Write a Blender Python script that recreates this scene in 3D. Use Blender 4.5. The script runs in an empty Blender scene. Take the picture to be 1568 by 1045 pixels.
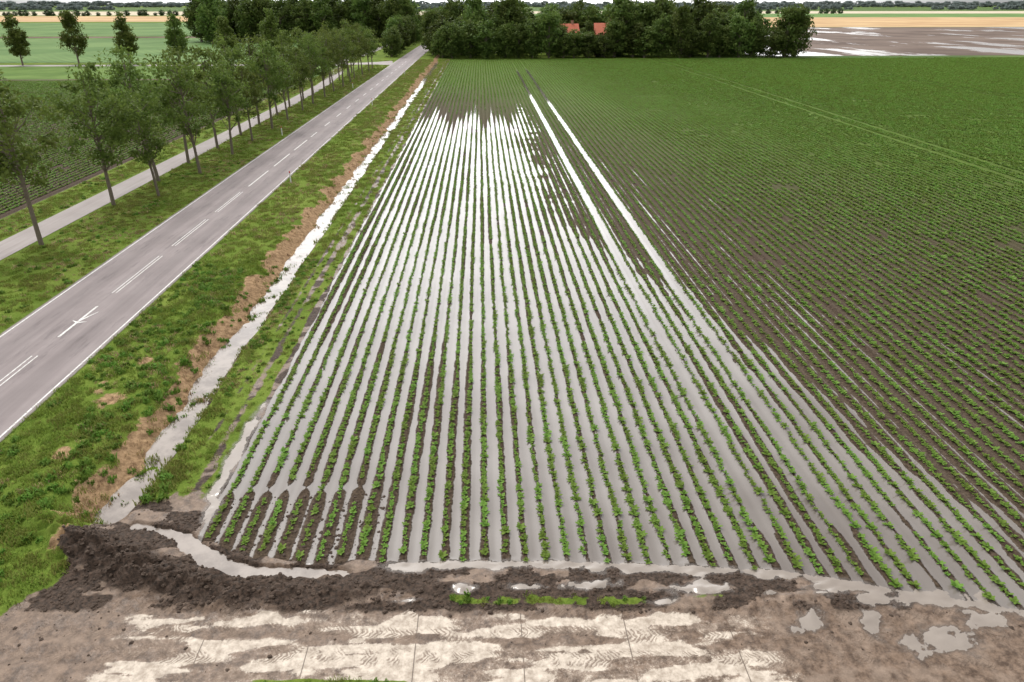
import bpy, math, numpy as np
from mathutils import Vector
rng=np.random.default_rng(7)
scene=bpy.context.scene
# ------------------------------------------------------------------ helpers
_tab=rng.random((256,256))
def vn(x,y):
    xi=np.floor(x).astype(int); yi=np.floor(y).astype(int)
    fx=x-xi; fy=y-yi; fx=fx*fx*(3-2*fx); fy=fy*fy*(3-2*fy)
    a=_tab[xi%256,yi%256]; b=_tab[(xi+1)%256,yi%256]; c=_tab[xi%256,(yi+1)%256]; d=_tab[(xi+1)%256,(yi+1)%256]
    return (a*(1-fx)+b*fx)*(1-fy)+(c*(1-fx)+d*fx)*fy
def fbm(x,y,o=4,s=0):
    r=0;t=0;a=1.0
    x=np.asarray(x,float)+s*17.3; y=np.asarray(y,float)+s*9.1
    for i in range(o):
        r=r+a*vn(x,y); t+=a; a*=.5; x=x*2.03+5.1; y=y*2.03+3.7
    return r/t
def ss(a,b,v):
    t=np.clip((v-a)/(b-a),0,1); return t*t*(3-2*t)
def link(o):
    scene.collection.objects.link(o); return o
def mesh_np(name,V,F,mats=None,smooth=False,matidx=None):
    V=np.asarray(V,np.float32); F=np.asarray(F,np.int32); k=F.shape[1]
    me=bpy.data.meshes.new(name); me.vertices.add(len(V)); me.vertices.foreach_set('co',V.ravel())
    me.loops.add(F.size); me.loops.foreach_set('vertex_index',F.ravel())
    me.polygons.add(len(F)); me.polygons.foreach_set('loop_start',np.arange(0,F.size,k,dtype=np.int32))
    try: me.polygons.foreach_set('loop_total',np.full(len(F),k,np.int32))
    except Exception: pass
    if mats:
        for m in mats: me.materials.append(m)
    if matidx is not None: me.polygons.foreach_set('material_index',np.asarray(matidx,np.int32))
    me.update(calc_edges=True); me.validate()
    me.polygons.foreach_set('use_smooth',np.full(len(me.polygons),smooth))
    return me
def obj(name,me,loc=(0,0,0),rotz=0,scale=(1,1,1),parent=None):
    o=bpy.data.objects.new(name,me); o.location=loc; o.rotation_euler=(0,0,rotz); o.scale=scale
    link(o)
    if parent: o.parent=parent
    return o
class NT:
    def __init__(s,name):
        s.m=bpy.data.materials.new(name); s.m.use_nodes=True; s.t=s.m.node_tree; s.t.nodes.clear()
        s.out=s.t.nodes.new('ShaderNodeOutputMaterial')
    def n(s,t,**k):
        x=s.t.nodes.new(t)
        for a,b in k.items(): setattr(x,a,b)
        return x
    def l(s,a,b): s.t.links.new(a,b)
    def put(s,sock,v):
        if isinstance(v,bpy.types.NodeSocket): s.l(v,sock)
        else:
            if isinstance(v,(tuple,list)) and len(v)==3 and sock.type=='RGBA': v=(*v,1)
            sock.default_value=v
    def M(s,op,a,b=0.0,c=0.0,clamp=False):
        x=s.n('ShaderNodeMath',operation=op,use_clamp=clamp)
        s.put(x.inputs[0],a); s.put(x.inputs[1],b); s.put(x.inputs[2],c); return x.outputs[0]
    def S(s,v,a,b):
        x=s.n('ShaderNodeMapRange',interpolation_type='SMOOTHSTEP')
        s.put(x.inputs[0],v); s.put(x.inputs[1],a); s.put(x.inputs[2],b); x.inputs[3].default_value=0; x.inputs[4].default_value=1
        return x.outputs[0]
    def mix(s,f,a,b):
        x=s.n('ShaderNodeMix',data_type='RGBA'); s.put(x.inputs[0],f); s.put(x.inputs[6],a); s.put(x.inputs[7],b); return x.outputs[2]
    def mf(s,f,a,b):
        x=s.n('ShaderNodeMix',data_type='FLOAT'); s.put(x.inputs[0],f); s.put(x.inputs[2],a); s.put(x.inputs[3],b); return x.outputs[0]
    def noise(s,vec,scale,detail=4,rough=.55):
        x=s.n('ShaderNodeTexNoise'); s.put(x.inputs['Vector'],vec); x.inputs['Scale'].default_value=scale
        x.inputs['Detail'].default_value=detail; x.inputs['Roughness'].default_value=rough; return x.outputs['Fac']
    def pos(s): return s.n('ShaderNodeNewGeometry').outputs['Position']
    def oco(s): return s.n('ShaderNodeTexCoord').outputs['Object']
    def xyz(s,v):
        x=s.n('ShaderNodeSeparateXYZ'); s.l(v,x.inputs[0]); return x.outputs
    def comb(s,a,b,c=0.0):
        x=s.n('ShaderNodeCombineXYZ'); s.put(x.inputs[0],a); s.put(x.inputs[1],b); s.put(x.inputs[2],c); return x.outputs[0]
    def attr(s,nm):
        x=s.n('ShaderNodeAttribute',attribute_name=nm); return x.outputs['Fac']
    def ramp(s,f,stops):
        x=s.n('ShaderNodeValToRGB'); s.put(x.inputs[0],f); e=x.color_ramp.elements
        while len(e)<len(stops): e.new(.5)
        for i,(p,c) in enumerate(stops): e[i].position=p; e[i].color=(*c,1)
        return x.outputs[0]
    def bsdf(s,col,rough=.8,height=None,dist=.05,strength=1,spec=.2,ior=1.45):
        x=s.n('ShaderNodeBsdfPrincipled'); s.put(x.inputs['Base Color'],col); s.put(x.inputs['Roughness'],rough)
        s.put(x.inputs['Specular IOR Level'],spec); x.inputs['IOR'].default_value=ior
        if height is not None:
            b=s.n('ShaderNodeBump'); b.inputs['Distance'].default_value=dist; b.inputs['Strength'].default_value=strength
            s.put(b.inputs['Height'],height); s.l(b.outputs[0],x.inputs['Normal'])
        s.l(x.outputs[0],s.out.inputs[0]); return x
def leafmat(name,c1,c2,c3,scale=1.2,trans=.3,rnd=.25,spec=.12):
    t=NT(name); o=t.oco(); n=t.noise(o,scale,3,.6)
    col=t.ramp(n,[(.3,c1),(.5,c2),(.72,c3)])
    oi=t.n('ShaderNodeObjectInfo').outputs['Random']
    hs=t.n('ShaderNodeHueSaturation'); t.put(hs.inputs['Value'],t.M('MULTIPLY_ADD',oi,rnd*2,1-rnd)); 
    t.put(hs.inputs['Hue'],t.M('MULTIPLY_ADD',oi,.03,.485)); t.put(hs.inputs['Color'],col)
    d=t.n('ShaderNodeBsdfPrincipled'); t.l(hs.outputs[0],d.inputs['Base Color']); d.inputs['Roughness'].default_value=.6; d.inputs['Specular IOR Level'].default_value=spec
    tr=t.n('ShaderNodeBsdfTranslucent'); t.l(hs.outputs[0],tr.inputs[0])
    mx=t.n('ShaderNodeMixShader'); mx.inputs[0].default_value=trans; t.l(d.outputs[0],mx.inputs[1]); t.l(tr.outputs[0],mx.inputs[2]); t.l(mx.outputs[0],t.out.inputs[0])
    return t.m
def scatter(name,P,scl,rot,idx,coll):
    P=np.asarray(P,np.float32); n=len(P)
    me=bpy.data.meshes.new(name); me.vertices.add(n); me.vertices.foreach_set('co',P.ravel())
    a=me.attributes.new('scl','FLOAT_VECTOR','POINT'); a.data.foreach_set('vector',np.asarray(scl,np.float32).ravel())
    a=me.attributes.new('rot','FLOAT','POINT'); a.data.foreach_set('value',np.asarray(rot,np.float32))
    a=me.attributes.new('idx','INT','POINT'); a.data.foreach_set('value',np.asarray(idx,np.int32))
    o=obj(name,me)
    g=bpy.data.node_groups.new(name+'_nodes','GeometryNodeTree')
    g.interface.new_socket('Geometry',in_out='INPUT',socket_type='NodeSocketGeometry')
    g.interface.new_socket('Geometry',in_out='OUTPUT',socket_type='NodeSocketGeometry')
    N=g.nodes.new; L=g.links.new
    gi=N('NodeGroupInput'); go=N('NodeGroupOutput'); ip=N('GeometryNodeInstanceOnPoints'); ci=N('GeometryNodeCollectionInfo')
    ci.inputs['Collection'].default_value=coll; ci.inputs['Separate Children'].default_value=True; ci.inputs['Reset Children'].default_value=True
    def na(nm,dt):
        x=N('GeometryNodeInputNamedAttribute'); x.data_type=dt; x.inputs[0].default_value=nm; return x.outputs[0]
    cx=N('ShaderNodeCombineXYZ'); L(na('rot','FLOAT'),cx.inputs[2])
    L(gi.outputs[0],ip.inputs['Points']); L(ci.outputs[0],ip.inputs['Instance']); ip.inputs['Pick Instance'].default_value=True
    L(na('idx','INT'),ip.inputs['Instance Index']); L(cx.outputs[0],ip.inputs['Rotation']); L(na('scl','FLOAT_VECTOR'),ip.inputs['Scale'])
    L(ip.outputs[0],go.inputs[0])
    md=o.modifiers.new('scatter','NODES'); md.node_group=g
    return o
def kit(name,meshes):
    c=bpy.data.collections.new(name)
    for i,m in enumerate(meshes):
        c.objects.link(bpy.data.objects.new('%s_%02d'%(name,i),m))
    return c
# ------------------------------------------------------------------ layout constants
ROW=.575; X0=-8.2
TRAM=(X0+28.5*ROW,X0+32.5*ROW)
ROADL,ROADR=-22.9,-17.3
def yfront(x): return np.interp(x,[-8,-6.5,-4,2,8,13.7,30],[15.5,14.75,14.5,14.3,13.7,12.1,9.5])
def ditchc(y): return -11.75+(fbm(y*.35,y*0+3,3)-.5)*.5
def ditch_on(x,y): return ss(16.2,17.3,y)
mound=np.array([(-13.2,16.6,.28),(-11.7,15.4,.42),(-10.2,14.75,.40),(-8.6,14.0,.33),(-6.8,13.55,.25),(-4.5,13.5,.15),(-1.5,13.45,.07),(4,13.1,.06),(9,12.6,.05)])
crescent=np.array([(-10.6,16.35,.3),(-9.8,16.15,.36),(-9.0,15.75,.5),(-8.3,15.15,.58),(-7.5,14.6,.55),(-6.4,14.3,.5),(-5.2,14.2,.4),(-4.0,14.15,.25)])
def polyd(x,y,P):
    best=np.full(x.shape,1e9); val=np.zeros(x.shape)
    for a,b in zip(P[:-1],P[1:]):
        d=b[:2]-a[:2]; t=np.clip(((x-a[0])*d[0]+(y-a[1])*d[1])/(d@d),0,1)
        q=np.hypot(x-a[0]-t*d[0],y-a[1]-t*d[1]); v=a[2]+t*(b[2]-a[2])
        m=q<best; best[m]=q[m]; val[m]=v[m]
    return best,val
PUDS=[(-.7,13.35,.28,.13),(.9,13.35,.55,.09),(2.6,13.35,.7,.15),(5.6,13.15,.95,.22),(4.4,12.75,.35,.1),(7.4,12.9,.35,.1),(8.0,11.95,.42,.34),(9.6,11.75,.25,.42),(10.8,11.3,.85,.4),(12.5,11.9,.5,.3),(-2.2,13.05,.4,.07),(9.2,13.05,.9,.2),(11.2,12.6,1.4,.22)]
def fields(x,y):
    w1=fbm(x*.7,y*.7,4,1)-.5; w2=fbm(x*2.2,y*2.2,4,2)-.5; w3=fbm(x*6,y*6,3,3)-.5; w0=fbm(x*.16,y*.07,3,15)-.5
    A={}
    fld=ss(-.12,.12,y-yfront(x)-w2*.5)*ss(-8.65,-8.35,x-w1*.35)*(1-ss(204.,204.5,y))*(1-ss(260,261,x))
    lf=(1-ss(-35,-34.6,x))*(1-ss(150,150.5,y))
    A['field']=np.maximum(fld,lf)
    g=ss(12.9,14.2,y+w1*1.5+w2*1.2+(-11.5-x)*.5)*(1-ss(-12.2,-11.7,x+w1*1.0+w2*.8))
    strip=ss(-11.1,-10.8,x+w2*.3)*(1-ss(-8.85,-8.55,x+w1*.5))*ss(16.9,18.2,y+w1)
    rut=.9*np.exp(-((x+9.35+w1*.35)/.26)**2)+.7*np.exp(-((x+9.95+w1*.2)/.15)**2)
    strip=strip*np.clip(1.1-rut*1.0+w1*1.1,0,1)
    far=ss(204,205,y)
    g=np.maximum(np.maximum(g,strip),far)
    pg=np.exp(-((y-12.95+.05*x)/.14)**2)*ss(-1.6,-1,x)*(1-ss(3.8,4.3,x))+.8*np.exp(-((y-12.85)/.07)**2)*ss(5,5.5,x)*(1-ss(6,6.3,x))
    g=np.maximum(g,pg*(.6+w3*2+w2))
    g=np.maximum(g,ss(-.03,.03,10.62-.05*x-y)*ss(-6,-5,x)*(1-ss(-2.5,-1.5,x)))
    A['grass']=g*(1-A['field'])
    dc=ditchc(y)
    A['straw']=ss(-1.8,-1.25,x-dc+w2*.9+w1*1.3)*(1-ss(-.45,-.25,x-dc))*ditch_on(x,y)
    A['straw']=np.maximum(A['straw'],ss(.22,.4,w1+.12)*.8*(x<-12.2)*(x>-16)*(y<30)*(y>14))
    ct=12.5-.05*x
    c=(1-ss(-.12,.12,y-ct-w2*.45))*ss(-9.4,-8.6,x+w1)*(1-ss(6.6,7.6,x+w1*2))
    mud=ss(.42,.60,fbm(x*.8,y*3.2,6,8))
    band=np.exp(-((y-(11.75-.05*x)-w1*.3)/.16)**2)*ss(.35,.5,fbm(x*.8,y*2,3,9))
    A['conc']=c*np.clip(1.22-mud*.85-band*.8-(1-ss(-6,-3,x))*.15,0,1.15)
    md,mh=polyd(x,y,mound)
    dk=np.exp(-(md/.66)**2)*ss(.02,.2,mh)+ss(.41,.56,fbm(x*.9,y*1.8,4,11))*ss(12.45,12.9,y+.04*x)*.95
    A['dark']=np.clip(dk,0,1)
    wet=np.zeros_like(x)
    for (a,b,r,s) in PUDS:
        wet=np.maximum(wet,1.15-np.hypot((x-a)/r,(y-b)/s)*.62+w2*1.3+w3*.9)
    wet=np.maximum(wet,(1.05-np.abs(y-yfront(x)+.12+w2*.25)/.22*.6+w2*1.1)*ss(-4,-2,x))
    wet=np.maximum(wet,(1.0-np.abs(x+8.7+w1*.3)/.3*.6+w2*.9)*ss(16.8,17.5,y)*(1-ss(22,25,y+w1*6)))
    wet=np.maximum(wet,(1.05-np.hypot((x+8.6)/.35,(y-16.8)/.7)*.6+w2*.8))
    A['wet']=np.where(y<210,wet,0)
    xr=np.interp(y,[12,18,26,34,45,60,110],[16,14.5,12.5,10.5,6.6,5.4,5.6])
    yt=102+(fbm(x*.9,x*0,3,13)-.5)*44
    f=(1-ss(-2.2,2.8,x-xr-w1*4))*(1-ss(-14,10,y-yt))*(1.10+w0*.6)
    f2=.42*(1-ss(-6,10,x-np.interp(y,[12,40,80,120],[22,17,12,9])-w1*6))*(1-ss(60,120,y))
    f=np.maximum(f,f2)
    dry=(1-ss(-4.2,-2.2,x+w1*3))*(1-ss(16.6,18.4,y+w1*3)); f=f*(1-.34*dry)
    edge=(1-ss(-8.0,-6.2,x+w1*2))*ss(24,36,y); f=f*(1-.25*edge)
    f=f+.5*np.exp(-((y-17.85-w2*.3)/.13)**2)*(1-ss(-4.5,-3.2,x))
    f=f+.35*np.exp(-((x-(X0+16.5*ROW))/.25)**2)*(y<120)
    for tx in TRAM:
        f=np.where(np.abs(x-tx)<.34,np.maximum(f,(1.75+w2*.8+w1)*(1-ss(150,185,y))*ss(14,16,y+0*x)),f)
    A['flood']=f*(x>-9)
    A['lush']=np.clip(np.maximum(ss(10,60,x+(y-50)*.45)*ss(20,70,y),.9*ss(105,150,y)),0,1)
    z=np.zeros_like(x)
    near=(1-ss(40,60,y))*ss(-17.2,-16.2,x)
    notfield=1-A['field']
    z+=near*notfield*(w2*.06+w3*.045)*(1-np.clip(A['conc'],0,1)*.85)*(1-ss(-.5,.5,-x-16))
    z+=np.where((x>-8.3)&(x<15.8),.02*np.cos(2*np.pi*(x-X0)/ROW)*fld*(1-ss(50,70,y)),0)
    z+=np.where(md<1.8,np.exp(-(md/.6)**2)*mh*(1+w2*1.5+w3*1.5),0)
    cd,cw=polyd(x,y,crescent)
    z=z-(.13+z*.9)*(1-ss(cw*.35,cw*.62,cd+w2*.25+w3*.1))
    dd=x-dc
    prof=-.7*ss(-1.9,-.25,dd)*(1-ss(.2,1.0,dd)); z=z+prof*ditch_on(x,y)*(1-ss(204,206,y))*(1+w2*.35+w1*.35)
    return A,z
# ------------------------------------------------------------------ ground mesh
xs=np.concatenate([[-7000,-3000,-1500,-800,-400,-200,-130,-100,-80,-60,-50,-40,-35.2,-34.6,-30,-25,-20],np.arange(-18,-8,.08),np.arange(-8,16,.1),np.arange(16,60,.5),np.arange(60,170,5),[200,260,261.5,400,800,1500,3000,7000]])
ys=np.concatenate([[-300,-60,0,5],np.arange(8,18,.06),np.arange(18,40,.15),np.arange(40,110,.4),np.arange(110,150,2.5),[150,150.6],np.arange(152.5,203,2.5),[204,204.6,206,212,300,450,800,1500,3000,6000,9000]])
XX,YY=np.meshgrid(xs,ys); A,Z=fields(XX,YY)
nx,ny=len(xs),len(ys); ii=np.arange(nx*ny).reshape(ny,nx)
F=np.stack([ii[:-1,:-1],ii[:-1,1:],ii[1:,1:],ii[1:,:-1]],-1).reshape(-1,4)
def ground_mat():
    t=NT('ground_surface'); p=t.pos(); c=t.xyz(p); X,Y=c[0],c[1]
    nb=t.noise(p,.25,3); nm=t.noise(p,1.6,5,.6); nf=t.noise(p,9,5,.65); nff=t.noise(p,38,3,.6); nr=t.noise(p,4,8,.75)
    a={k:t.attr(k) for k in A}
    soilL=t.mix(t.S(nr,.35,.65),(.070,.046,.032),(.205,.143,.102)); soilD=t.mix(t.S(nf,.3,.7),(.020,.014,.010),(.085,.056,.040))
    soilL=t.mix(t.M('MULTIPLY',t.S(nm,.45,.62),.5),soilL,(.27,.205,.158))
    dk=t.S(t.M('ADD',a['dark'],t.M('MULTIPLY_ADD',nm,1.2,-.6)),.25,.7)
    col=t.mix(dk,soilL,soilD); rough=t.mf(dk,t.mf(t.S(nm,.42,.58),.22,.6),.7); h=t.M('MULTIPLY',nf,t.mf(dk,.8,1.6))
    wob=t.M('MULTIPLY_ADD',t.noise(p,.8,4,.6),.9,-.45)
    def tread(yc,wd,fq):
        dy=t.M('ABSOLUTE',t.M('SUBTRACT',t.M('ADD',t.M('MULTIPLY_ADD',X,.05,Y),wob),yc)); inb=t.M('SUBTRACT',1.0,t.S(dy,wd*.6,wd))
        ch=t.M('SINE',t.M('MULTIPLY',t.M('ADD',t.M('ADD',X,t.M('MULTIPLY',dy,1.0)),t.M('MULTIPLY',nf,.16)),fq))
        return t.M('MULTIPLY',t.M('MULTIPLY',inb,t.S(ch,-.1,.6)),t.S(t.noise(p,1.6,4,.65),.45,.56))
    tr=t.M('MAXIMUM',tread(12.0,.22,52.0),t.M('MAXIMUM',tread(11.3,.24,57.0),tread(12.75,.22,50.0)))
    cc=t.mix(t.S(nr,.3,.7),(.28,.225,.175),(.62,.54,.45))
    v=t.M('ADD',a['conc'],t.M('MULTIPLY_ADD',t.M('ADD',t.M('ADD',nm,nf),t.M('ADD',nr,nff)),.75,-1.5))
    cm=t.M('ADD',t.M('MULTIPLY',t.S(v,.2,.62),.4),t.M('MULTIPLY',t.S(v,.48,.62),.6))
    cm=t.M('MULTIPLY',cm,t.M('SUBTRACT',1.0,t.M('MULTIPLY',tr,.75)))
    sx=t.M('ABSOLUTE',t.M('SUBTRACT',t.M('FRACT',t.M('ADD',t.M('DIVIDE',X,2.6),10.215)),.5))
    seam=t.M('SUBTRACT',1.0,t.S(sx,.003,.007))
    cc=t.mix(t.M('MULTIPLY',seam,.8),cc,(.08,.06,.045))
    col=t.mix(cm,col,cc); rough=t.mf(cm,rough,.5); h=t.mf(cm,h,t.M('MULTIPLY_ADD',nff,.15,.35)); h=t.M('ADD',h,t.M('MULTIPLY',tr,.4))
    sc=t.mix(t.S(nr,.3,.7),(.16,.10,.055),(.44,.295,.17)); sm=t.S(t.M('ADD',a['straw'],t.M('ADD',t.M('MULTIPLY_ADD',nf,.8,-.4),t.M('MULTIPLY_ADD',nm,.8,-.4))),.35,.65)
    gc=t.ramp(t.M('ADD',t.M('MULTIPLY',nb,.5),t.M('MULTIPLY',nf,.5)),[(.32,(.068,.108,.018)),(.48,(.110,.162,.026)),(.6,(.160,.210,.040)),(.72,(.23,.225,.07))])
    gm=t.S(t.M('ADD',a['grass'],t.M('MULTIPLY_ADD',t.M('ADD',nm,nf),.7,-.7)),.35,.6)
    col=t.mix(gm,col,gc); rough=t.mf(gm,rough,.9); h=t.mf(gm,h,t.M('MULTIPLY',nff,.8))
    col=t.mix(sm,col,sc); rough=t.mf(sm,rough,.9); h=t.mf(sm,h,nff)
    rr=t.M('DIVIDE',t.M('SUBTRACT',X,X0-ROW*400),ROW); fr=t.M('FRACT',rr)
    fur=t.M('SUBTRACT',1.0,t.M('ABSOLUTE',t.M('MULTIPLY_ADD',fr,2.0,-1.0)))
    rid=t.M('FLOOR',rr)
    st=t.noise(t.comb(t.M('MULTIPLY',rid,3.37),t.M('MULTIPLY',Y,.055)),1.0,4,.6)
    fs=t.mix(t.S(nf,.3,.7),(.028,.020,.014),(.096,.070,.049)); fs=t.mix(t.M('MULTIPLY',t.S(fur,.3,.9),t.M('MULTIPLY',nm,.6)),fs,(.125,.098,.076))
    fs=t.mix(t.M('MULTIPLY',a['lush'],.8),fs,t.mix(nb,(.065,.115,.018),(.115,.19,.03)))
    val=t.M('ADD',fur,a['flood']); val=t.M('ADD',val,t.M('MULTIPLY_ADD',st,1.35,-.675)); val=t.M('ADD',val,t.M('MULTIPLY_ADD',nm,.6,-.3)); val=t.M('ADD',val,t.M('MULTIPLY_ADD',nf,.45,-.225))
    fw=t.S(val,1.33,1.46)
    fm=t.S(t.M('ADD',a['field'],t.M('MULTIPLY_ADD',nf,.5,-.25)),.4,.6)
    col=t.mix(fm,col,fs); rough=t.mf(fm,rough,.8); h=t.mf(fm,h,t.M('MULTIPLY_ADD',fur,-1.0,t.M('MULTIPLY_ADD',nf,.9,1.0)))
    w2v=t.M('ADD',a['wet'],t.M('ADD',t.M('MULTIPLY_ADD',nf,.5,-.25),t.M('MULTIPLY_ADD',nr,.4,-.2)))
    w2=t.S(w2v,.62,.70)
    halo=t.M('MULTIPLY',t.S(w2v,.3,.6),t.M('SUBTRACT',1.0,w2)); col=t.mix(t.M('MULTIPLY',halo,.55),col,(.06,.042,.03)); rough=t.mf(halo,rough,.25)
    W=t.M('MAXIMUM',t.M('MULTIPLY',fw,fm),w2)
    wc=t.mix(t.S(nb,.3,.7),(.135,.114,.100),(.190,.168,.150)); wc=t.mix(t.M('MULTIPLY',w2,.5),wc,t.mix(nm,(.24,.195,.16),(.42,.36,.30)))
    col=t.mix(W,col,wc); rough=t.mf(W,rough,.04)
    h=t.mf(W,h,t.M('MULTIPLY_ADD',t.noise(p,5,2),.008,.0))
    bs=t.mf(t.M('MAXIMUM',fm,t.M('MAXIMUM',gm,sm)),.2,.03)
    t.bsdf(col,rough,h,.035,.8,spec=t.mf(W,t.mf(t.M('MULTIPLY',halo,.8),bs,.5),.6))
    return t.m
gme=mesh_np('ground',np.stack([XX,YY,Z],-1).reshape(-1,3),F,[ground_mat()],True)
for k,v in A.items():
    at=gme.attributes.new(k,'FLOAT','POINT'); at.data.foreach_set('value',v.ravel().astype(np.float32))
obj('ground',gme)
# ------------------------------------------------------------------ water sheets
t=NT('muddy_water'); p=t.pos(); n=t.noise(p,.8,5,.65); 
t.bsdf(t.mix(t.S(n,.35,.65),(.15,.12,.10),(.27,.228,.195)),.05,t.noise(p,7,2),.004,.5,spec=.6); water_m=t.m
def sheet(name,x0,x1,y0,y1,z,m):
    return obj(name,mesh_np(name,[(x0,y0,z),(x1,y0,z),(x1,y1,z),(x0,y1,z)],[(0,1,2,3)],[m]))
sheet('ditch_water',-13.4,-10.3,16.6,205,-.60,water_m)
sheet('puddle_water',-11.2,-3.3,13.7,16.55,-.07,water_m)
# ------------------------------------------------------------------ ribbons
def ribbon(name,pts,w,z,m,parent=None):
    P=[Vector(q) for q in pts]; V=[]
    for i,q in enumerate(P):
        d=(P[min(i+1,len(P)-1)]-P[max(i-1,0)]).normalized(); nrm=Vector((-d.y,d.x)); ww=w if not isinstance(w,(list,tuple)) else w[i]
        V+= [(q.x+nrm.x*ww/2,q.y+nrm.y*ww/2,z),(q.x-nrm.x*ww/2,q.y-nrm.y*ww/2,z)]
    Fq=[(2*i+1,2*i+3,2*i+2,2*i) for i in range(len(P)-1)]
    return obj(name,mesh_np(name,V,Fq,[m]),parent=parent)
def asphalt(name,c1,c2,xc=None):
    t=NT(name); p=t.pos(); c=t.xyz(p); n=t.noise(p,.35,5,.6); nf=t.noise(p,60,2); st=t.noise(t.comb(t.M('MULTIPLY',c[0],3.0),t.M('MULTIPLY',c[1],.12)),1,4,.6)
    f=t.M('ADD',t.M('MULTIPLY',n,.45),t.M('MULTIPLY',st,.55)); col=t.ramp(f,[(.3,c1),(.62,c2)])
    col=t.mix(t.M('MULTIPLY',nf,.3),col,(.12,.10,.10))
    if xc is not None:
        d=t.M('ABSOLUTE',t.M('SUBTRACT',t.M('ABSOLUTE',t.M('SUBTRACT',c[0],xc)),1.45)); tr=t.M('SUBTRACT',1.0,t.S(d,.2,.7))
        patch=t.M('MULTIPLY',t.S(t.noise(t.comb(t.M('MULTIPLY',c[0],1.6),t.M('MULTIPLY',c[1],.22)),1,6,.75),.52,.68),.55)
        col=t.mix(t.M('MULTIPLY',tr,.35),col,(.125,.104,.102)); col=t.mix(patch,col,(.09,.074,.074))
        ed=t.S(t.M('ADD',t.M('ABSOLUTE',t.M('SUBTRACT',c[0],xc)),t.M('MULTIPLY',t.noise(p,1.5,5,.7),.35)),2.85,3.0); col=t.mix(ed,col,(.10,.11,.045))
    t.bsdf(col,.7,nf,.004,.4,spec=.2); return t.m
asp=asphalt('asphalt',(.185,.154,.150),(.285,.245,.238),-20.1)
asp2=asphalt('path_asphalt',(.25,.215,.20),(.36,.32,.30))
t=NT('road_paint'); p=t.pos(); t.bsdf(t.mix(t.S(t.noise(p,14,5,.75),.44,.66),(.70,.69,.66),(.30,.27,.26)),.6); paint=t.m
XC=(ROADL+ROADR)/2
road=bpy.data.objects.new('country_road',None); link(road)
ribbon('carriageway',[(XC,-5),(XC,120),(XC,205),(XC+.5,270),(XC+4,360),(XC+14,460)],ROADR-ROADL,.02,asp,road)
for k,xx in enumerate((ROADL+.22,ROADR-.22)):
    ribbon('edge_line_%d'%k,[(xx,-5),(xx,120),(xx,200)],.08,.026,paint,road)
xm=-19.95
ribbon('centre_dash_near',[(xm-.12,20),(xm-.12,27.6)],.06,.026,paint,road)
ribbon('centre_dash_near2',[(xm+.12,20),(xm+.12,27.6)],.06,.026,paint,road)
ribbon('arrow_shaft',[(xm,29.5),(xm,33.1)],.12,.026,paint,road)
ribbon('arrow_flare_a',[(xm-.32,31.35),(xm+.05,31.1),(xm+.42,31.2)],[.02,.16,.03],.0275,paint,road)
ribbon('arrow_flare_b',[(xm+.02,31.3),(xm+.42,32.4)],[.14,.03],.029,paint,road)
y=34.9
while y<198:
    L_=6 if y<75 else 3.2
    if y<58:
        ribbon('centre_dash',[(xm-.1,y),(xm-.1,y+L_)],.06,.026,paint,road); ribbon('centre_dash',[(xm+.1,y),(xm+.1,y+L_)],.06,.026,paint,road)
    else: ribbon('centre_dash',[(xm,y),(xm,y+L_)],.12,.026,paint,road)
    y+=7.95
ribbon('cycle_path',[(-30.6,-5),(-30.5,40),(-30.2,70),(-29.9,110),(-30.2,140),(-32,165),(-35,180),(-37,200),(-35,225),(-34.5,300),(-33,380)],2.3,.02,asp2)
ribbon('side_road',[(-22.95,192),(-27,191.5),(-33,190),(-42,188),(-60,187),(-140,187)],[16,8,5.4,4.6,4.2,4.2],.014,asp2)
def farm(name,c1,c2,scale=.02,rough=.9,stripe=0,wet=0):
    t=NT(name); p=t.pos(); c=t.xyz(p); n=t.noise(p,scale,5,.6); col=t.mix(t.S(n,.35,.65),c1,c2)
    sn=t.noise(t.comb(t.M('MULTIPLY',c[0],.3),t.M('MULTIPLY',c[1],.01)),1,4,.6); col=t.mix(t.M('MULTIPLY',sn,.25),col,(.06,.06,.03))
    if stripe:
        s=t.M('SINE',t.M('MULTIPLY',c[0],6.283/stripe)); col=t.mix(t.M('MULTIPLY',t.S(s,-.4,.6),.45),col,(.05,.045,.03))
    r=rough; sp=.05
    if wet:
        w=t.S(t.M('ADD',t.noise(t.comb(t.M('MULTIPLY',c[0],.05),t.M('MULTIPLY',c[1],.014)),1,6,.65),t.M('MULTIPLY',t.S(c[0],170.0,80.0),.16)),.555,.60); col=t.mix(w,col,(.24,.21,.19)); r=t.mf(w,rough,.15); sp=t.mf(w,.05,.35)
    t.bsdf(col,r,spec=sp); return t.m
def patch(name,poly,z,m):
    me=bpy.data.meshes.new(name); me.from_pydata([(a,b,z) for a,b in poly],[],[tuple(range(len(poly)))]); me.materials.append(m); return obj(name,me)
tan=farm('stubble_field',(.46,.29,.15),(.60,.42,.23)); pale=farm('pale_field',(.55,.47,.33),(.62,.54,.42)); grn=farm('green_field',(.11,.20,.06),(.17,.28,.09)); dgr=farm('dark_green_field',(.06,.115,.03),(.11,.17,.045))
fl=farm('flooded_field_soil',(.12,.085,.072),(.20,.15,.125),.03,.8,0,1); earth=farm('ploughed_soil',(.11,.075,.055),(.19,.14,.11),.05)
rowf=farm('row_field',(.11,.21,.065),(.18,.29,.10),.03,.9,3.0)
patch('flooded_field',[(80,213),(900,213),(900,470),(100,470)],.05,fl)
patch('grass_margin',[(60,205),(900,205),(900,212.6),(60,212.6)],.04,dgr)
patch('stubble_field',[(100,475),(2200,475),(2200,800),(120,800)],.05,tan)
patch('green_field',[(-10,806),(3000,806),(3000,1080),(-10,1080)],.05,grn)
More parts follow.
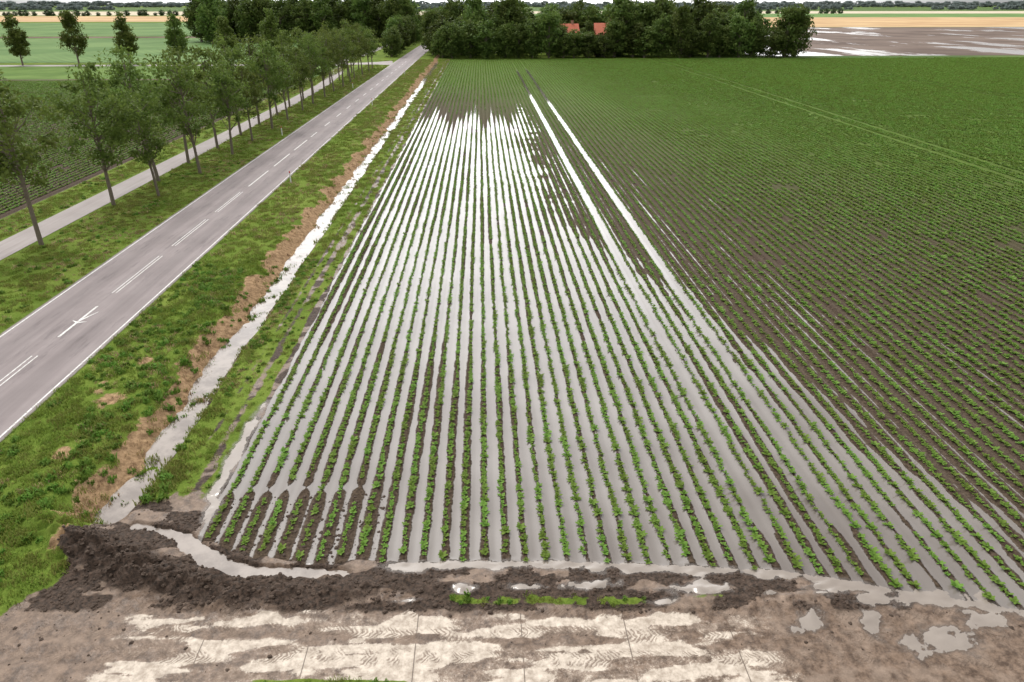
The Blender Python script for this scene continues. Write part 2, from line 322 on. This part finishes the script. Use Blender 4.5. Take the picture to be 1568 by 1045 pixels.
patch('pale_field',[(60,1085),(4000,1085),(4000,1400),(60,1400)],.05,pale)
patch('green_field',[(-2500,1410),(5000,1410),(5000,2600),(-2500,2600)],.05,dgr)
patch('row_field',[(-600,196),(-40,196),(-60,335),(-600,335)],.05,rowf)
patch('plough_strip',[(-600,338),(-70,338),(-75,352),(-600,352)],.05,earth)
patch('green_field',[(-800,356),(-60,356),(-60,600),(-900,600)],.05,rowf)
patch('stubble_field',[(-1200,605),(-170,640),(-260,900),(-1400,900)],.05,tan)
patch('pale_field',[(-2000,960),(-60,960),(-60,1380),(-2000,1380)],.05,pale)
patch('meadow',[(-200,152),(-34.8,152),(-34.8,184),(-200,184)],.03,farm('meadow_grass',(.09,.16,.035),(.14,.22,.055),.1))
patch('earth_track',[(-200,150.2),(-34.8,150.2),(-34.8,151.8),(-200,151.8)],.034,earth)
# ------------------------------------------------------------------ crop plants
def plants_mesh(name,seed,mat,n=6,L=ROW*2,leaf=.132,leaves=8):
    r=np.random.default_rng(seed); V=[];Fc=[]
    for i in range(n):
        if r.random()<.04: continue
        cy=(i+.5)*L/n-L/2+r.normal(0,.03); cx=r.normal(0,.02); s=r.uniform(.65,1.3)
        for j in range(leaves):
            a=j*2.399+r.uniform(-.4,.4); el=r.uniform(.25,1.1); l=leaf*s*r.uniform(.7,1.15); w=l*.31
            d=np.array([math.cos(a)*math.cos(el),math.sin(a)*math.cos(el),math.sin(el)]); sd=np.array([-math.sin(a),math.cos(a),0])
            b=np.array([cx,cy,0.0]); m=b+d*l*.55; tip=b+d*l+np.array([math.cos(a),math.sin(a),-.6])*l*.18
            k=len(V); V+=[b-sd*w*.3,b+sd*w*.3,m+sd*w,m-sd*w,tip+sd*w*.45,tip-sd*w*.45]; Fc+=[(k,k+1,k+2,k+3),(k+3,k+2,k+4,k+5)]
    return mesh_np(name,V,Fc,[mat])
cropm=leafmat('crop_leaf',(.090,.165,.025),(.135,.225,.038),(.19,.28,.06),3,.3,.2,.06)
ck=kit('crop_plants',[plants_mesh('crop_row_piece_%d'%i,i+10,cropm) for i in range(10)])
SEG=ROW*2
def crop(name,x0k,x1k,ya,yb,fn):
    P=[];S=[];R=[];I=[]
    for kk in np.arange(x0k,x1k):
        x=X0+kk*ROW; y0=max(ya,float(yfront(x))+.1) if kk>=0 else ya
        if kk>=0: y0=max(y0,(x-14)/.8)
        yy=np.arange(y0+SEG/2+rng.uniform(-.15,.2),yb,SEG)
        if len(yy)==0: continue
        xx=np.full_like(yy,x)+rng.normal(0,.015,len(yy))+(fbm(yy*.15,yy*0+kk*.05,2,61)-.5)*.12
        for c in (28.5,32.5):
            if kk==math.floor(c): xx-=.09
            if kk==math.ceil(c): xx+=.09
        sc,keep=fn(xx,yy)
        P.append(np.stack([xx,yy,.015+0*yy],-1)[keep]); sc=sc[keep]; S.append(np.stack([sc,np.ones_like(sc),sc],-1))
        R.append(rng.integers(0,2,len(sc))*math.pi); I.append(rng.integers(0,10,len(sc)))
    return scatter(name,np.concatenate(P),np.concatenate(S),np.concatenate(R),np.concatenate(I),ck)
def f_main(x,y):
    n=fbm(x*.25,y*.12,3,21); s=1.0+.30*ss(9,25,x)+.22*ss(10,30,x)*ss(28,55,y)+.35*ss(30,90,x+(y-80)*.3)+.35*ss(108,145,y)-.22*ss(66,85,y)*(x<9)*(x>-9)*(y<115)+(n-.5)*.6
    keep=np.ones(len(x),bool)
    dead=(fbm(x*1.3,y*.15,3,22)>.54)&(y>84)&(y<112)&(x>-7)&(x<5); keep&=~dead
    keep&=~((fbm(x*.12,y*.3,3,23)>.80)&(x>14))
    keep&=rng.random(len(x))>.01
    for tx in (48,87.3,126):
        for s2 in (-1.2,1.2): keep&=~((np.abs(x-tx-s2)<.30))
    keep&=~((np.abs(y-17.85)<.35)&(x<-3.8))
    return s,keep
crop('crop_rows',0,400,12,204,f_main)
def f_left(x,y): return 1.3+(fbm(x*.2,y*.1,3,24)-.5)*.4,(rng.random(len(x))>.02)&(x>-.95*y-5)
crop('crop_rows_left_field',-215,-47,28,149,f_left)
# ------------------------------------------------------------------ grass tufts
def tuft(name,seed,mat,n=26,h=.2,rad=.2,w=.016):
    r=np.random.default_rng(seed); V=[];Fc=[]
    for i in range(n):
        a=r.uniform(0,6.28); q=rad*math.sqrt(r.random()); b=np.array([math.cos(a)*q,math.sin(a)*q,-.02]); a2=r.uniform(0,6.28); hh=h*r.uniform(.5,1.2); le=r.uniform(.2,.8)*hh
        sd=np.array([math.sin(a2),-math.cos(a2),0])*w; m=b+np.array([math.cos(a2)*le*.35,math.sin(a2)*le*.35,hh*.65]); tp=b+np.array([math.cos(a2)*le,math.sin(a2)*le,hh*.95])
        k=len(V); V+=[b-sd,b+sd,m+sd*.8,m-sd*.8,tp+sd*.15,tp-sd*.15]; Fc+=[(k,k+1,k+2,k+3),(k+3,k+2,k+4,k+5)]
    return mesh_np(name,V,Fc,[mat])
grm=leafmat('grass_blades',(.140,.200,.030),(.180,.245,.040),(.225,.28,.060),.8,.4,.18)
olm=leafmat('olive_grass',(.165,.180,.042),(.21,.22,.055),(.28,.27,.085),.8,.4,.2)
strm=leafmat('dry_grass',(.26,.18,.10),(.39,.28,.16),(.48,.37,.21),1,.2,.2)
weedm=leafmat('weed_leaves',(.08,.155,.022),(.13,.23,.035),(.18,.28,.055),2,.3,.25)
gk=kit('grass_tufts',[tuft('grass_tuft_%d'%i,40+i,grm,32,.15,.26) for i in range(4)]+[tuft('dry_tuft_%d'%i,50+i,strm,18,.14) for i in range(2)]+[tuft('weed_%d'%i,60+i,weedm,30,.18,.16,.03) for i in range(2)]+[tuft('olive_tuft_%d'%i,80+i,olm,32,.15,.26) for i in range(2)])
def grass(name,x0,x1,y0,y1,dens,sc=1.0,dry=.12,weed=.0,olive=.3):
    n=int((x1-x0)*(y1-y0)*dens); x=rng.uniform(x0,x1,n); y=rng.uniform(y0,y1,n)
    a,z=fields(x,y); sw=a['straw']
    k=(a['grass']>rng.uniform(.3,.7,n))&(a['wet']<.5)&(sw<.3)|((sw>.3)&(rng.random(n)<.38))|((x>-12.5)&(x<-10.8)&(z<-.35)&(z>-.68)&(y>17)&(fbm(x*.5,y*.25,2,37)>.54)&(rng.random(n)<.7))
    k&=~((x>ROADL-.15)&(x<ROADR+.1))&~((x>-31.8)&(x<-28.9))&~((x<-22)&(y>185.5)&(y<199)); x,y,z=x[k],y[k],z[k]; st=sw[k]; n=len(x)
    s=sc*rng.uniform(.6,1.2,n)*(.65+.6*fbm(x*.8,y*.8,2,31)); I=rng.integers(0,4,n)
    nn=fbm(x*.5,y*.5,3,33); n2=fbm(x*.35,y*.2,4,35)
    I=np.where(rng.random(n)<olive+1.6*(n2-.45),rng.integers(8,10,n),I)
    I=np.where((st>.3)&(rng.random(n)<.8)|(rng.random(n)<dry*(nn>.5)*2.5),rng.integers(4,6,n),I); I=np.where((rng.random(n)<weed*(nn>.4)),rng.integers(6,8,n),I)
    return scatter(name,np.stack([x,y,z],-1),np.repeat(s[:,None],3,1),rng.uniform(0,6.28,n),I,gk)
grass('verge_grass',-17.2,-10.2,12,40,19,.95,.14,.3)
grass('verge_grass_far',-17.2,-8.6,40,204,6,1.2,.14)
grass('ditch_strip_grass',-10.9,-8.6,16,40,13,.6,.25,.3,.5)
grass('tree_verge_grass',-34.6,-22.9,26,70,9,.95,.2,.1,.5)
grass('tree_verge_grass_far',-34.6,-22.9,70,200,4,1.25,.12,0,.35)
grass('headland_weeds',-6,7,10,13.4,40,.45,.0,.7)
# mud clods
def clod(name,seed,m):
    r=np.random.default_rng(seed); import bmesh
    bm=bmesh.new(); bmesh.ops.create_icosphere(bm,subdivisions=2,radius=1)
    for v in bm.verts:
        c=np.array(v.co); v.co*= .7+.6*float(vn(np.array(c[0]*1.7+seed*3+c[2]),np.array(c[1]*1.7+9)))+r.normal(0,.05); v.co.z*=.6
    me=bpy.data.meshes.new(name); bm.to_mesh(me); bm.free(); me.materials.append(m); return me
t=NT('mud_clod'); p=t.pos(); t.bsdf(t.mix(t.noise(p,8,4),(.028,.019,.014),(.105,.074,.054)),.7,t.noise(p,30,3),.02,.6); clm=t.m
kk=kit('mud_clods',[clod('mud_clod_%d'%i,70+i,clm) for i in range(4)])
n=22000; x=rng.uniform(-13,14,n); y=rng.uniform(11.0,17.5,n); a,z=fields(x,y)
k=((a['dark']>.35)&(a['field']<.3)&(rng.random(n)<.8)|(a['field']>.5)&(x<-3)&(y<17.6)&(rng.random(n)<.3)|(a['conc']<.25)&(a['field']<.3)&(rng.random(n)<.05))&(a['wet']<.5)&(z>-.05)&(a['grass']<.4)&(a['conc']<.3); x,y,z=x[k],y[k],z[k]
s=.012+.055*rng.random(len(x))**3
scatter('mud_clods',np.stack([x,y,z],-1),np.repeat(s[:,None],3,1),rng.uniform(0,6.28,len(x)),rng.integers(0,4,len(x)),kk)
# ------------------------------------------------------------------ trees
t=NT('bark'); p=t.oco(); t.bsdf(t.mix(t.noise(p,6,4),(.11,.09,.066),(.24,.20,.16)),.9,t.noise(p,20,3),.02,.6); bark=t.m
def tube(V,Fc,pts,rad,k=7):
    base=len(V); pts=[np.array(q,float) for q in pts]
    for i,(q,r) in enumerate(zip(pts,rad)):
        d=pts[min(i+1,len(pts)-1)]-pts[max(i-1,0)]; d/=np.linalg.norm(d); u=np.cross(d,[.3,1,.2]); u/=np.linalg.norm(u); w=np.cross(d,u)
        for j in range(k): V.append(q+r*(u*math.cos(6.283*j/k)+w*math.sin(6.283*j/k)))
    for i in range(len(pts)-1):
        for j in range(k): Fc.append((base+i*k+j,base+i*k+(j+1)%k,base+(i+1)*k+(j+1)%k,base+(i+1)*k+j))
def tree(name,seed,lm,H=10.2,cb=3.6,rx=2.75,tr=.125,ncl=56,per=60,ls=.15,cone=0.,csz=.54):
    r=np.random.default_rng(seed); V=[];Fc=[]
    bx,by=r.normal(0,.25,2); tp=[(0,0,-.1),(bx*.3,by*.3,H*.25),(bx*.8,by*.8,H*.5),(bx,by,H*.78),(bx*1.1,by*1.1,H*.95)]
    tube(V,Fc,tp,[tr*1.25,tr,tr*.75,tr*.4,tr*.12],8)
    zc=(H+cb)/2; rz=(H-cb)/2; C=[]
    while len(C)<ncl:
        q=r.uniform(-1,1,3); rr=np.linalg.norm(q)
        if rr>1 or rr<.3+.2*r.random(): continue
        wd=1-cone*max(0,q[2]*.5+.5)**1.3
        C.append(np.array([bx+q[0]*rx*wd*r.uniform(.75,1.2),by+q[1]*rx*wd*r.uniform(.75,1.2),zc+q[2]*rz]))
    C=np.array(C)
    for c in C[::2]:
        z0=max(cb*.72,c[2]-r.uniform(.8,2.6)*H/10); f=z0/H; s=np.array([bx*min(1,f*1.4),by*min(1,f*1.4),z0]); mid=(s+c)/2+np.array([0,0,-.15])
        tube(V,Fc,[s,mid,c],[tr*.42,tr*.26,tr*.08],5)
    nb=len(Fc); nbv=len(V)
    N=ncl*per; ci=np.repeat(np.arange(ncl),per); sz=csz*r.uniform(.6,1.5,ncl)
    d=r.normal(0,1,(N,3)); d/=np.linalg.norm(d,axis=1)[:,None]; rad=(r.random(N)**.5)[:,None]*sz[ci][:,None]*1.45
    P=C[ci]+d*rad*np.array([1,1,.75]); 
    u=r.normal(0,1,(N,3)); u/=np.linalg.norm(u,axis=1)[:,None]; w=np.cross(u,d+np.array([0,0,.5])+r.normal(0,.6,(N,3))); w/=np.linalg.norm(w,axis=1)[:,None]
    l=ls*r.uniform(.6,1.3,(N,1)); Q=np.stack([P+u*l,P+w*l*.55,P-u*l,P-w*l*.55],1).reshape(-1,3)
    Vall=np.concatenate([np.array(V),Q]); Fl=nbv+np.arange(N*4).reshape(-1,4)
    return mesh_np(name,Vall,np.concatenate([np.array(Fc),Fl]),[bark,lm],False,np.concatenate([np.zeros(nb),np.ones(N)]))
lm1=leafmat('avenue_leaves',(.068,.102,.020),(.120,.168,.034),(.19,.235,.06),.9,.4,.2)
lm2=leafmat('belt_leaves',(.050,.084,.019),(.095,.140,.030),(.17,.21,.055),.35,.35,.4)
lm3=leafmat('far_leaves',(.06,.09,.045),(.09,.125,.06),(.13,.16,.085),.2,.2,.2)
lm4=leafmat('haze_tinted_leaves',(.19,.23,.225),(.23,.27,.26),(.27,.31,.295),.2,.2,.1)  # distance haze painted into the leaf colour: pale grey-blue for the horizon trees
av=[tree('avenue_tree_%d'%i,100+i,lm1) for i in range(7)]
def put(name,me,x,y,s=1,sx=None,parent=None):
    return obj(name,me,(x,y,0),rng.uniform(0,6.28),((sx or s),(sx or s),s),parent)
i=0
for y in [43.5,52.5,60.6,68.5]+[76+8*j for j in range(13)]:
    put('avenue_tree',av[i%7],-28.6+rng.normal(0,.15),y+rng.normal(0,.3),rng.uniform(.9,1.06)); i+=1
for y in [56,63.7,72.3]+[80.3+8*j for j in range(13)]:
    put('avenue_tree',av[(i*3+1)%7],-25.9+rng.normal(0,.15),y+rng.normal(0,.3),rng.uniform(.78,.97)); i+=1
cn=[tree('cone_tree_%d'%i,130+i,lm1,11.8,2.0,2.9,.17,66,80,.25,.6,.7) for i in range(3)]
for j,x in enumerate([-114.5,-102,-89,-76,-64.5,-53]):
    put('field_tree',cn[j%3],x,191+rng.normal(0,1),rng.uniform(.93,1.07))
bt=[tree('belt_tree_%d'%i,150+i,lm2,15,.4,4.6,.3,85,50,.42,.25,1.1) for i in range(6)]
belt=bpy.data.objects.new('tree_belt',None); link(belt)
def bput(x,y,s,sx,par=belt,nm='belt_tree'): put(nm,bt[int(rng.integers(6))],x,y,s,sx,par)
for x in np.arange(-11,86,4.2):
    if 20<x<39:
        for yy,s in ((208,.42),(211,.45)): bput(x+rng.normal(0,.8),yy,s*rng.uniform(.85,1.1),s*1.4)
        bput(x,240,.9*rng.uniform(.8,1.1),1)
    else:
        bput(x+rng.normal(0,.8),209+rng.normal(0,1),rng.uniform(.5,.95),rng.uniform(.65,.95))
        bput(x+rng.normal(0,1.5) if not 39<=x<43 else x+2.5,219+rng.normal(0,2),rng.uniform(.7,1.15),1)
bput(31,214,.6,.5)
for x in np.arange(-14,85,6): bput(x,236+rng.normal(0,2),rng.uniform(.75,1.12),1.1)
bput(91,211,.9,.9); bput(88,212,.55,.7)
wood=bpy.data.objects.new('distant_wood',None); link(wood)
for x in np.arange(-112,-26,5.5):
    for yy in (300,318): bput(x+rng.normal(0,1.2),yy+rng.normal(0,4),rng.uniform(.95,1.2),1.15,wood,'wood_tree')
for yy in np.arange(215,330,9): 
    bput(-25.5-rng.random()*1.5,yy,rng.uniform(.55,.7),.6,wood,'wood_tree')
    bput(-14.5,yy+8,rng.uniform(.7,.85),.7,wood,'wood_tree')
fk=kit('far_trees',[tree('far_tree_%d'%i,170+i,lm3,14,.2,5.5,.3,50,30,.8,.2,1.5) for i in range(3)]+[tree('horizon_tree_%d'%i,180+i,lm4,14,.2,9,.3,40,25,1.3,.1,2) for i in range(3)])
P=[];S=[];I=[]
def line(xa,xb,y,step,s,hz,gap=.0):
    for x in np.arange(xa,xb,step):
        if fbm(np.array(x*.006),np.array(y*.01),2,41)<gap: continue
        P.append((x+rng.normal(0,step*.3),y+rng.normal(0,8),-.5)); q=s*rng.uniform(.6,1.2); S.append((q*1.3,q*1.3,q)); I.append(int(rng.integers(3))+(3 if hz else 0))
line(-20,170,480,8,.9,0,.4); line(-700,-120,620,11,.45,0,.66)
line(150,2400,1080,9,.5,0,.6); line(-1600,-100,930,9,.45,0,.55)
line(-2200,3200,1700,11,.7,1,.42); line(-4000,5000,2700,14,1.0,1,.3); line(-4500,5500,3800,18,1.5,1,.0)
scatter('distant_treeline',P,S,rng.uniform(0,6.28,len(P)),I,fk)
# ------------------------------------------------------------------ farmhouses
t=NT('roof_tiles'); p=t.oco(); c=t.xyz(p); s=t.M('SINE',t.M('MULTIPLY',c[2],30.0)); t.bsdf(t.mix(t.noise(p,3,4),(.40,.10,.06),(.58,.19,.11)),.7,s,.03,.6); roofm=t.m
t=NT('brick'); p=t.oco(); b=t.n('ShaderNodeTexBrick'); t.l(p,b.inputs['Vector']); b.inputs['Color1'].default_value=(.3,.14,.09,1); b.inputs['Color2'].default_value=(.36,.19,.12,1); b.inputs['Mortar'].default_value=(.4,.36,.32,1); b.inputs['Scale'].default_value=5; t.bsdf(b.outputs[0],.85); brickm=t.m
t=NT('window_glass'); t.bsdf((.03,.04,.05),.1,spec=.5); glassm=t.m
def house(name,x,y,w,d,hw,hr,rot,wall,roof):
    e=bpy.data.objects.new(name,None); e.location=(x,y,0); e.rotation_euler=(0,0,rot); link(e)
    V=[(sx*w/2,sy*d/2,z) for z in (0,hw) for sx,sy in ((-1,-1),(1,-1),(1,1),(-1,1))]
    V+=[(-w/2,0,hw+hr-.1),(w/2,0,hw+hr-.1)]
    me=bpy.data.meshes.new('walls'); me.from_pydata(V,[],[(0,1,5,4),(1,2,6,5),(2,3,7,6),(3,0,4,7),(4,7,8),(5,9,6)]); me.materials.append(wall); obj('walls',me,parent=e)
    o=.5; k=hr/(d/2); zz=hw-o*k
    R=[(-w/2-o,-d/2-o,zz),(w/2+o,-d/2-o,zz),(w/2+o,0,hw+hr),(-w/2-o,0,hw+hr),(w/2+o,d/2+o,zz),(-w/2-o,d/2+o,zz)]
    R2=[(a,b,c+.2) for a,b,c in R]
    me=bpy.data.meshes.new('roof'); me.from_pydata(R+R2,[],[(6,7,8,9),(9,8,10,11),(0,3,2,1),(3,5,4,2),(0,1,7,6),(4,5,11,10),(1,2,8,7),(2,4,10,8),(3,0,6,9),(5,3,9,11)]); me.materials.append(roof); obj('roof',me,parent=e)
    V=[];Fc=[]
    for a in np.linspace(-w/2+1.5,w/2-1.5,4):
        k=len(V); V+=[(a-.5,-d/2-.02,1),(a+.5,-d/2-.02,1),(a+.5,-d/2-.02,2.3),(a-.5,-d/2-.02,2.3)]; Fc.append((k,k+1,k+2,k+3))
    obj('windows',mesh_np('windows',V,Fc,[glassm]),parent=e)
    V=[];Fc=[]; tube(V,Fc,[(w*.25,0,hw+hr-.3),(w*.25,0,hw+hr+1.1)],[.4,.4],4); obj('chimney',mesh_np('chimney',V,Fc,[brickm]),parent=e)
house('farmhouse',25.8,222,5.5,8,5.3,3.0,.05,brickm,roofm)
house('farmhouse',36.4,217,6.0,8,5.6,3.0,-.08,brickm,roofm)
t=NT('post_white'); t.bsdf((.75,.75,.73),.5); pw=t.m
t=NT('post_red'); t.bsdf((.5,.03,.02),.4); pr=t.m
for (x,y) in [(-23.6,84),(-23.6,134),(-16.7,60),(-16.7,110),(-16.7,160)]:
    V=[];Fc=[]; tube(V,Fc,[(0,0,0),(0,0,.85)],[.06,.055],6); n1=len(Fc); tube(V,Fc,[(0,0,.85),(0,0,.97),(0,0,1.0)],[.058,.056,.02],6)
    obj('marker_post',mesh_np('marker_post',V,Fc,[pw,pr],False,[0]*n1+[1]*(len(Fc)-n1)),(x,y,0))
# ------------------------------------------------------------------ camera, light, sky
cam=bpy.data.cameras.new('camera'); cam.lens=24; cam.sensor_width=36; cam.clip_end=20000; cam.clip_start=.1
co=link(bpy.data.objects.new('camera',cam)); co.location=(0,0,14); co.rotation_euler=(math.radians(63.65),0,math.radians(-2.4)); scene.camera=co
EL=56; AZ=-30
sun=bpy.data.lights.new('sun','SUN'); sun.energy=1.1; sun.angle=math.radians(20); sun.color=(1,.97,.92)
so=link(bpy.data.objects.new('sun',sun)); so.rotation_euler=(math.radians(-(90-EL)),0,math.radians(-AZ)) 
w=bpy.data.worlds.new('World'); scene.world=w; w.use_nodes=True; nt=w.node_tree; nt.nodes.clear()
N=nt.nodes.new; L=nt.links.new
o=N('ShaderNodeOutputWorld'); b=N('ShaderNodeBackground'); s=N('ShaderNodeTexSky'); s.sky_type='NISHITA'; s.sun_disc=False
s.sun_elevation=math.radians(EL); s.sun_rotation=math.radians(AZ); s.dust_density=6; s.air_density=1.2; s.ozone_density=1
hs=N('ShaderNodeHueSaturation'); hs.inputs['Saturation'].default_value=.12
# thin bright part of the overcast, low in the sky towards the far end of the field
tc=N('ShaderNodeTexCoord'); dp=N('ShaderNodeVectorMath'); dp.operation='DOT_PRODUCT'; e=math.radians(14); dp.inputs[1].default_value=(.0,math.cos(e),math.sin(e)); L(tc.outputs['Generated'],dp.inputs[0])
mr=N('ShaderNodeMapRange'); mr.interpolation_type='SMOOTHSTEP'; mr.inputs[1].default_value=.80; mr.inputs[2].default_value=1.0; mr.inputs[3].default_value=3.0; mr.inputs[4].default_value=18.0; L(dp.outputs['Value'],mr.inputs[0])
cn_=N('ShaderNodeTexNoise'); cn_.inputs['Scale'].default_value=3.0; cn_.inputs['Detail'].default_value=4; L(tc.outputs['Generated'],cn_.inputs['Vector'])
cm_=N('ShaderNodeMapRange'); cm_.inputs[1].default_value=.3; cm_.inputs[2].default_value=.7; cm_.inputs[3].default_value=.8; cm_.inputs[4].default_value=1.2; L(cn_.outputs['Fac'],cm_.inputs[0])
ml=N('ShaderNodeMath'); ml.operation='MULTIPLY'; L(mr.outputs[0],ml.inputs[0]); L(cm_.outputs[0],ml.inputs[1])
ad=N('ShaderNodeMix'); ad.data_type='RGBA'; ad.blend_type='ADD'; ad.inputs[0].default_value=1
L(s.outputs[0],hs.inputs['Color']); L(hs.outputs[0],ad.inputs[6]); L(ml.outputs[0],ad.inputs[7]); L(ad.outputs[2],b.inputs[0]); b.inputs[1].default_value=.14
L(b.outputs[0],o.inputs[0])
scene.view_settings.view_transform='Standard'; scene.view_settings.look='None'; scene.view_settings.exposure=0
